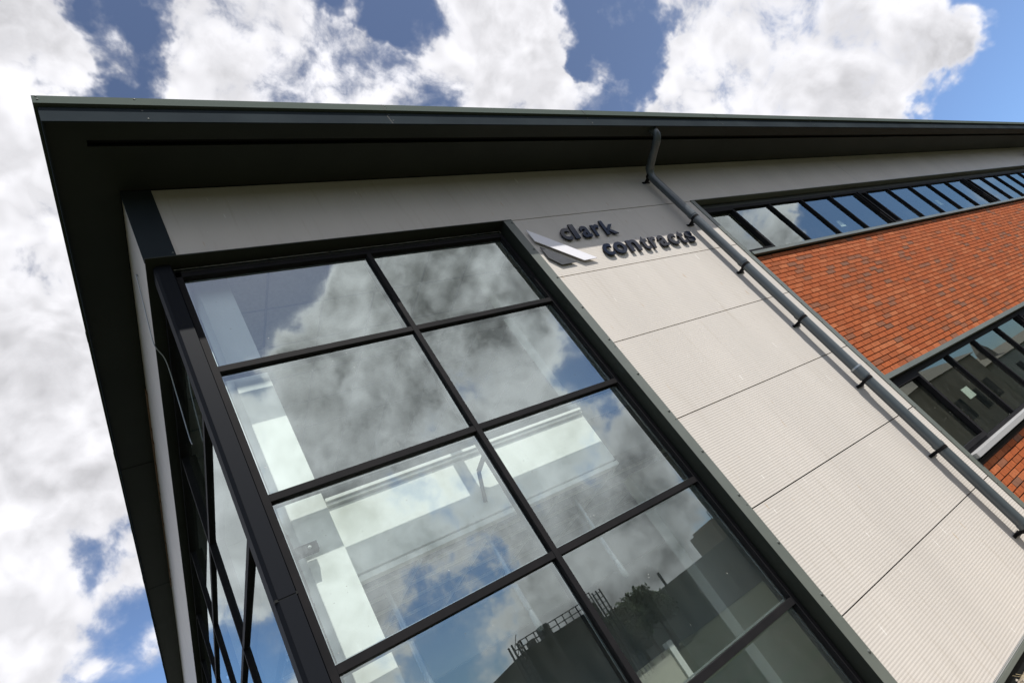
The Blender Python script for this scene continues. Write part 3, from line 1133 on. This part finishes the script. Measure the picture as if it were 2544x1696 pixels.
sheet(6.79, 6.95, -0.925, -0.770, 0.02, 'small white sheet in the upper window row, nearest the downpipe by the lettering')
sheet(11.50, 11.66, -0.84, -0.67, 0.02, 'small white sheet in the upper window row, farther from the lettering')
sheet(4.90, 5.12, -4.29, -4.13, 0.01, 'white sheet stuck in the lower window row between the two brick areas')

# ---- loose cable drooping across the side wall
m = MB()
path = [(-3.768, 0.62, 0.50), (-3.772, 0.66, 0.56), (-3.772, 0.72, 0.47), (-3.772, 0.83, 0.30), (-3.772, 0.98, 0.12), (-3.764, 1.06, 0.0),
        (-3.70, 1.2, -0.08), (-3.675, 1.45, -0.30), (-3.668, 1.60, -0.60), (-3.664, 1.66, -0.72), (-3.662, 1.62, -0.80)]
fine_ = []
for k in range(len(path) - 1):
    a, b = Vector(path[k]), Vector(path[k + 1])
    p0 = Vector(path[max(k - 1, 0)])
    p3 = Vector(path[min(k + 2, len(path) - 1)])
    for j in range(6):
        t = j / 6
        fine_.append(0.5 * ((2 * a) + (b - p0) * t + (2 * p0 - 5 * a + 4 * b - p3) * t * t + (3 * a - p0 - 3 * b + p3) * t ** 3))
m.tube([(v.x, v.y, v.z + H) for v in fine_], 0.0045, 6)
tag(m.build('loose_cable', STEEL, smooth=True), 'thin loose cable drooping down the side wall beside the corner window', 'cable')

# ---- the wall sign: two plates and thirteen separate letters
SIGN = empty('wall_sign', (0.04, -0.03, -0.84 + H))
tag(SIGN, 'raised dark lettering with a silver and charcoal plate emblem on the pale ribbed wall', 'sign')


def plate(poly, y0, y1, name, mt):
    m = MB()
    n = len(poly)
    for (x, z) in poly:
        m.v.append((x, y0, z))
    for (x, z) in poly:
        m.v.append((x, y1, z))
    m.f.append(tuple(range(n)))
    m.f.append(tuple(range(2 * n - 1, n - 1, -1)))
    for k in range(n):
        m.f.append((k, (k + 1) % n, n + (k + 1) % n, n + k))
    m.m = [0] * len(m.f)
    for (x, z) in poly[::2]:
        cx = sum(p[0] for p in poly) / n
        cz = sum(p[1] for p in poly) / n
        xx, zz = x + (cx - x) * .45, z + (cz - z) * .45
        m.tube([(xx, y1, zz), (xx, 0.002, zz)], 0.008, 8)
    part(m, name, mt, SIGN)


plate([(0.056, -0.222), (0.050, -0.424), (0.262, -0.622), (0.500, -0.842), (0.712, -0.837), (0.445, -0.580), (0.247, -0.396)], -0.034, -0.026, 'emblem_plate', SIGNW)
plate([(0.059, -0.522), (0.056, -0.708), (0.158, -0.845), (0.384, -0.840), (0.200, -0.650)], -0.026, -0.018, 'emblem_plate', SIGND)

FONTW = {}


def letter(ch, x0, x1, z0, z1, zbase):
    cu = bpy.data.curves.new('letter', 'FONT')
    cu.body = ch
    cu.size = 1.0
    cu.offset = 0.026
    cu.extrude = 0.5
    cu.resolution_u = 6
    ob = bpy.data.objects.new('tmp', cu)
    COL.objects.link(ob)
    dg = bpy.context.evaluated_depsgraph_get()
    me = bpy.data.meshes.new_from_object(ob.evaluated_get(dg))
    bpy.data.objects.remove(ob)
    vs = [v.co for v in me.vertices]
    ax, bx = min(v.x for v in vs), max(v.x for v in vs)
    ay, by = min(v.y for v in vs), max(v.y for v in vs)
    base = Vector((x0, 0, zbase))
    for v in me.vertices:
        X = x0 + (v.co.x - ax) / (bx - ax) * (x1 - x0)
        Z = z0 + (v.co.y - ay) / (by - ay) * (z1 - z0)
        Y = -0.034 + (0.5 - v.co.z) * 0.018
        X += (Z - zbase) * 0.17
        v.co = (X - base.x, Y, Z - base.z)
    me.materials.clear()
    me.materials.append(NAVY)
    for p in me.polygons:
        p.material_index = 0
        p.use_smooth = False
    o = bpy.data.objects.new('letter', me)
    COL.objects.link(o)
    o.parent = SIGN
    o.location = Vector((base.x, 0, base.z + H)) - SIGN.location
    return o


b1, t1, a1 = -0.480, -0.272, -0.217
for ch, x0, x1, z0, z1 in (('c', .475, .622, b1, t1), ('l', .658, .738, b1 + .005, a1), ('a', .800, .948, b1, t1), ('r', 1.000, 1.135, b1 + .004, t1), ('k', 1.185, 1.395, b1 + .002, a1)):
    letter(ch, x0, x1, z0, z1, b1)
b2, t2, a2 = -0.832, -0.630, -0.598
for ch, x0, x1, z0, z1 in (('c', .890, 1.045, b2, t2), ('o', 1.072, 1.282, b2, t2), ('n', 1.325, 1.520, b2 + .004, t2), ('t', 1.570, 1.705, b2 - .004, a2),
                           ('r', 1.742, 1.870, b2, t2), ('a', 1.905, 2.060, b2, t2), ('c', 2.105, 2.265, b2, t2), ('t', 2.305, 2.435, b2 - .004, a2), ('s', 2.468, 2.622, b2, t2)):
    letter(ch, x0, x1, z0, z1, b2)

# ------------------------------------------------------------------ what stands opposite and shows in the glass
IB = empty('industrial_building', (17.2, -39, 0))
tag(IB, 'dark flat roofed industrial block reflected low in the corner window, railing on its roof', 'building')


def wpart(mb, name, mt, parent, **kw):
    o = mb.build(name, mt, None, **kw)
    o.parent = parent
    o.location = -parent.location
    return o


m = MB()
m.box(14.2, 20.4, -44, -34, 0, 5.55)
wpart(m, 'wall', INDU, IB)
m = MB()
for x in [14.2 + k * 0.62 for k in range(11)]:
    m.box(x - .03, x + .03, -34.1, -34.04, 5.55, 6.25)
for z in (5.85, 6.22):
    m.box(14.2, 20.4, -34.1, -34.04, z - .03, z + .03)
m.box(16.1, 16.7, -34.9, -34.2, 5.55, 6.35)
m.box(15.0, 15.4, -34.9, -34.2, 5.55, 5.95)
wpart(m, 'roof_railing', RAIL, IB)
m = MB()
for x, w in ((13.45, 0.0), (14.1, 0.0)):
    m.box(x - .05, x + .05, -33.6, -33.5, 0, 6.2)
    m.box(x - .05, x + .05, -34.2, -34.1, 0, 6.2)
z = 0.2
k = 0
while z < 6:
    m.box(13.45, 14.1, -33.6, -33.55, z - .03, z + .03)
    m.hexa([(13.45, -33.58, z), (13.50, -33.58, z), (14.10, -33.58, z + .8), (14.05, -33.58, z + .8),
            (13.45, -33.54, z), (13.50, -33.54, z), (14.10, -33.54, z + .8), (14.05, -33.54, z + .8)])
    z += 0.4
wpart(m, 'ladder_tower', RAIL, IB)
m = MB()
for x in (20.6, 20.95, 21.3):
    m.box(x - .035, x + .035, -34.1, -34.0, 0, 6.1)
z = 0.3
while z < 6.1:
    m.box(20.6, 21.3, -34.1, -34.05, z - .025, z + .025)
    z += 0.35
wpart(m, 'cage_ladder', RAIL, IB)

WH = empty('warehouse', (42, -52, 0))
tag(WH, 'long olive grey warehouse with sloping roof edge and a thin flue, reflected beside the trees', 'warehouse')
m = MB()
m.hexa([(34.9, -45, 0), (50, -45, 0), (50, -60, 0), (34.9, -60, 0), (34.9, -45, 4.5), (50, -45, 5.35), (50, -60, 5.35), (34.9, -60, 4.5)])
wpart(m, 'wall', OLIVE, WH)
m = MB()
m.tube([(36.1, -46, 4.5), (36.1, -46, 5.9)], 0.14, 10)
wpart(m, 'flue', RAIL, WH)
TW = empty('storage_tower', (63, -61, 0))
tag(TW, 'pale brown storage tower with roof rails, reflected at the right edge of the corner window', 'tower')
m = MB()
m.box(58.8, 68, -64, -58.5, 0, 8.6)
m.box(59.4, 68, -63.5, -59.0, 8.6, 9.0)
wpart(m, 'wall', mat('tan_sheet', (0.20, 0.17, 0.12), 0.8), TW)
m = MB()
for x in [60 + k for k in range(8)]:
    m.box(x - .04, x + .04, -59.1, -59.0, 9.0, 10.1)
m.box(60, 67, -59.1, -59.0, 10.05, 10.13)
wpart(m, 'roof_rail', RAIL, TW)


def tree(x, y, h, r, seed, label):
    rnd = random.Random(seed)
    e = empty('broadleaf_tree', (x, y, 0))
    tag(e, label, 'tree', 'trees opposite the building')
    m = MB()
    m.tube([(x, y, 0), (x + .05, y, h * .3), (x - .05, y + .05, h * .6), (x, y, h * .85)], [h * .035, h * .028, h * .016, h * .006], 8)
    for k in range(7):
        a = rnd.uniform(0, 6.28)
        z = h * rnd.uniform(.3, .6)
        m.tube([(x, y, z), (x + math.cos(a) * r * .6, y + math.sin(a) * r * .6, z + h * .2)], [h * .013, h * .004], 6)
    wpart(m, 'trunk', BARK, e)
    m = MB()
    lobes = [(rnd.uniform(-.6, .6) * r, rnd.uniform(-.6, .6) * r, h * rnd.uniform(.42, .86), r * rnd.uniform(.35, .6)) for _ in range(9)]
    for k in range(4200):
        lx, ly, lz, lr = rnd.choice(lobes)
        d = Vector((rnd.gauss(0, 1), rnd.gauss(0, 1), rnd.gauss(0, .8)))
        d = d.normalized() * lr * rnd.uniform(.45, 1.05)
        c = Vector((x + lx, y + ly, lz)) + d
        u = Vector((rnd.uniform(-1, 1), rnd.uniform(-1, 1), rnd.uniform(-1, 1))).normalized()
        w = u.cross(Vector((0.3, 0.5, 0.8))).normalized()
        s_ = rnd.uniform(.12, .24)
        m.quad(c - u * s_, c - w * s_ * .6, c + u * s_, c + w * s_ * .6)
    wpart(m, 'crown', LEAF, e)


tree(23.6, -37, 4.6, 1.9, 1, 'bushy green tree beside the dark industrial block, the nearest of the row')
tree(27.6, -41, 5.3, 2.2, 2, 'green tree in the row, second from the dark industrial block')
tree(31.6, -44, 5.0, 2.0, 3, 'green tree at the end of the row, touching the warehouse corner')

HS = empty('brick_house', (39.5, -16.5, 0))
tag(HS, 'dark brick house with a tall gable reflected in the lower window row', 'house')
m = MB()
m.box(34.5, 43.2, -19, -14, 0, 4.2)
wpart(m, 'wall', HBRICK, HS)
m = MB()
m.hexa([(34.2, -19.2, 4.2), (43.5, -19.2, 4.2), (43.5, -13.8, 4.2), (34.2, -13.8, 4.2), (35.8, -16.8, 5.4), (40.6, -16.8, 5.4), (40.6, -16.2, 5.4), (35.8, -16.2, 5.4)])
m.box(36.2, 37.0, -16.8, -16.2, 5.0, 6.0)
wpart(m, 'roof', ROOFT, HS)
m = MB()
for x in (36, 38.6, 41):
    m.box(x, x + 1.0, -14.0, -13.97, 1.2, 2.5)
wpart(m, 'window', BLACK, HS)
H2 = empty('rendered_house', (51, -16.5, 0))
tag(H2, 'grey rendered house with pitched roof and small spire reflected farther along the lower window row', 'house')
m = MB()
m.box(45.5, 62, -19, -14, 0, 3.1)
wpart(m, 'wall', mat('grey_render', (0.30, 0.31, 0.26), 0.9), H2)
m = MB()
m.hexa([(45.2, -19.2, 3.1), (62.3, -19.2, 3.1), (62.3, -13.8, 3.1), (45.2, -13.8, 3.1), (46.5, -16.7, 4.0), (61, -16.7, 4.0), (61, -16.3, 4.0), (46.5, -16.3, 4.0)])
m.tube([(47.6, -15.0, 3.3), (47.6, -15.0, 4.1), (47.6, -15.0, 5.2)], [0.6, 0.5, 0.03], 8)
wpart(m, 'roof', ROOFT, H2)
m = MB()
for x in (47, 50, 53, 56, 59):
    m.box(x, x + 1.0, -14.0, -13.97, 1.0, 2.2)
wpart(m, 'window', BLACK, H2)
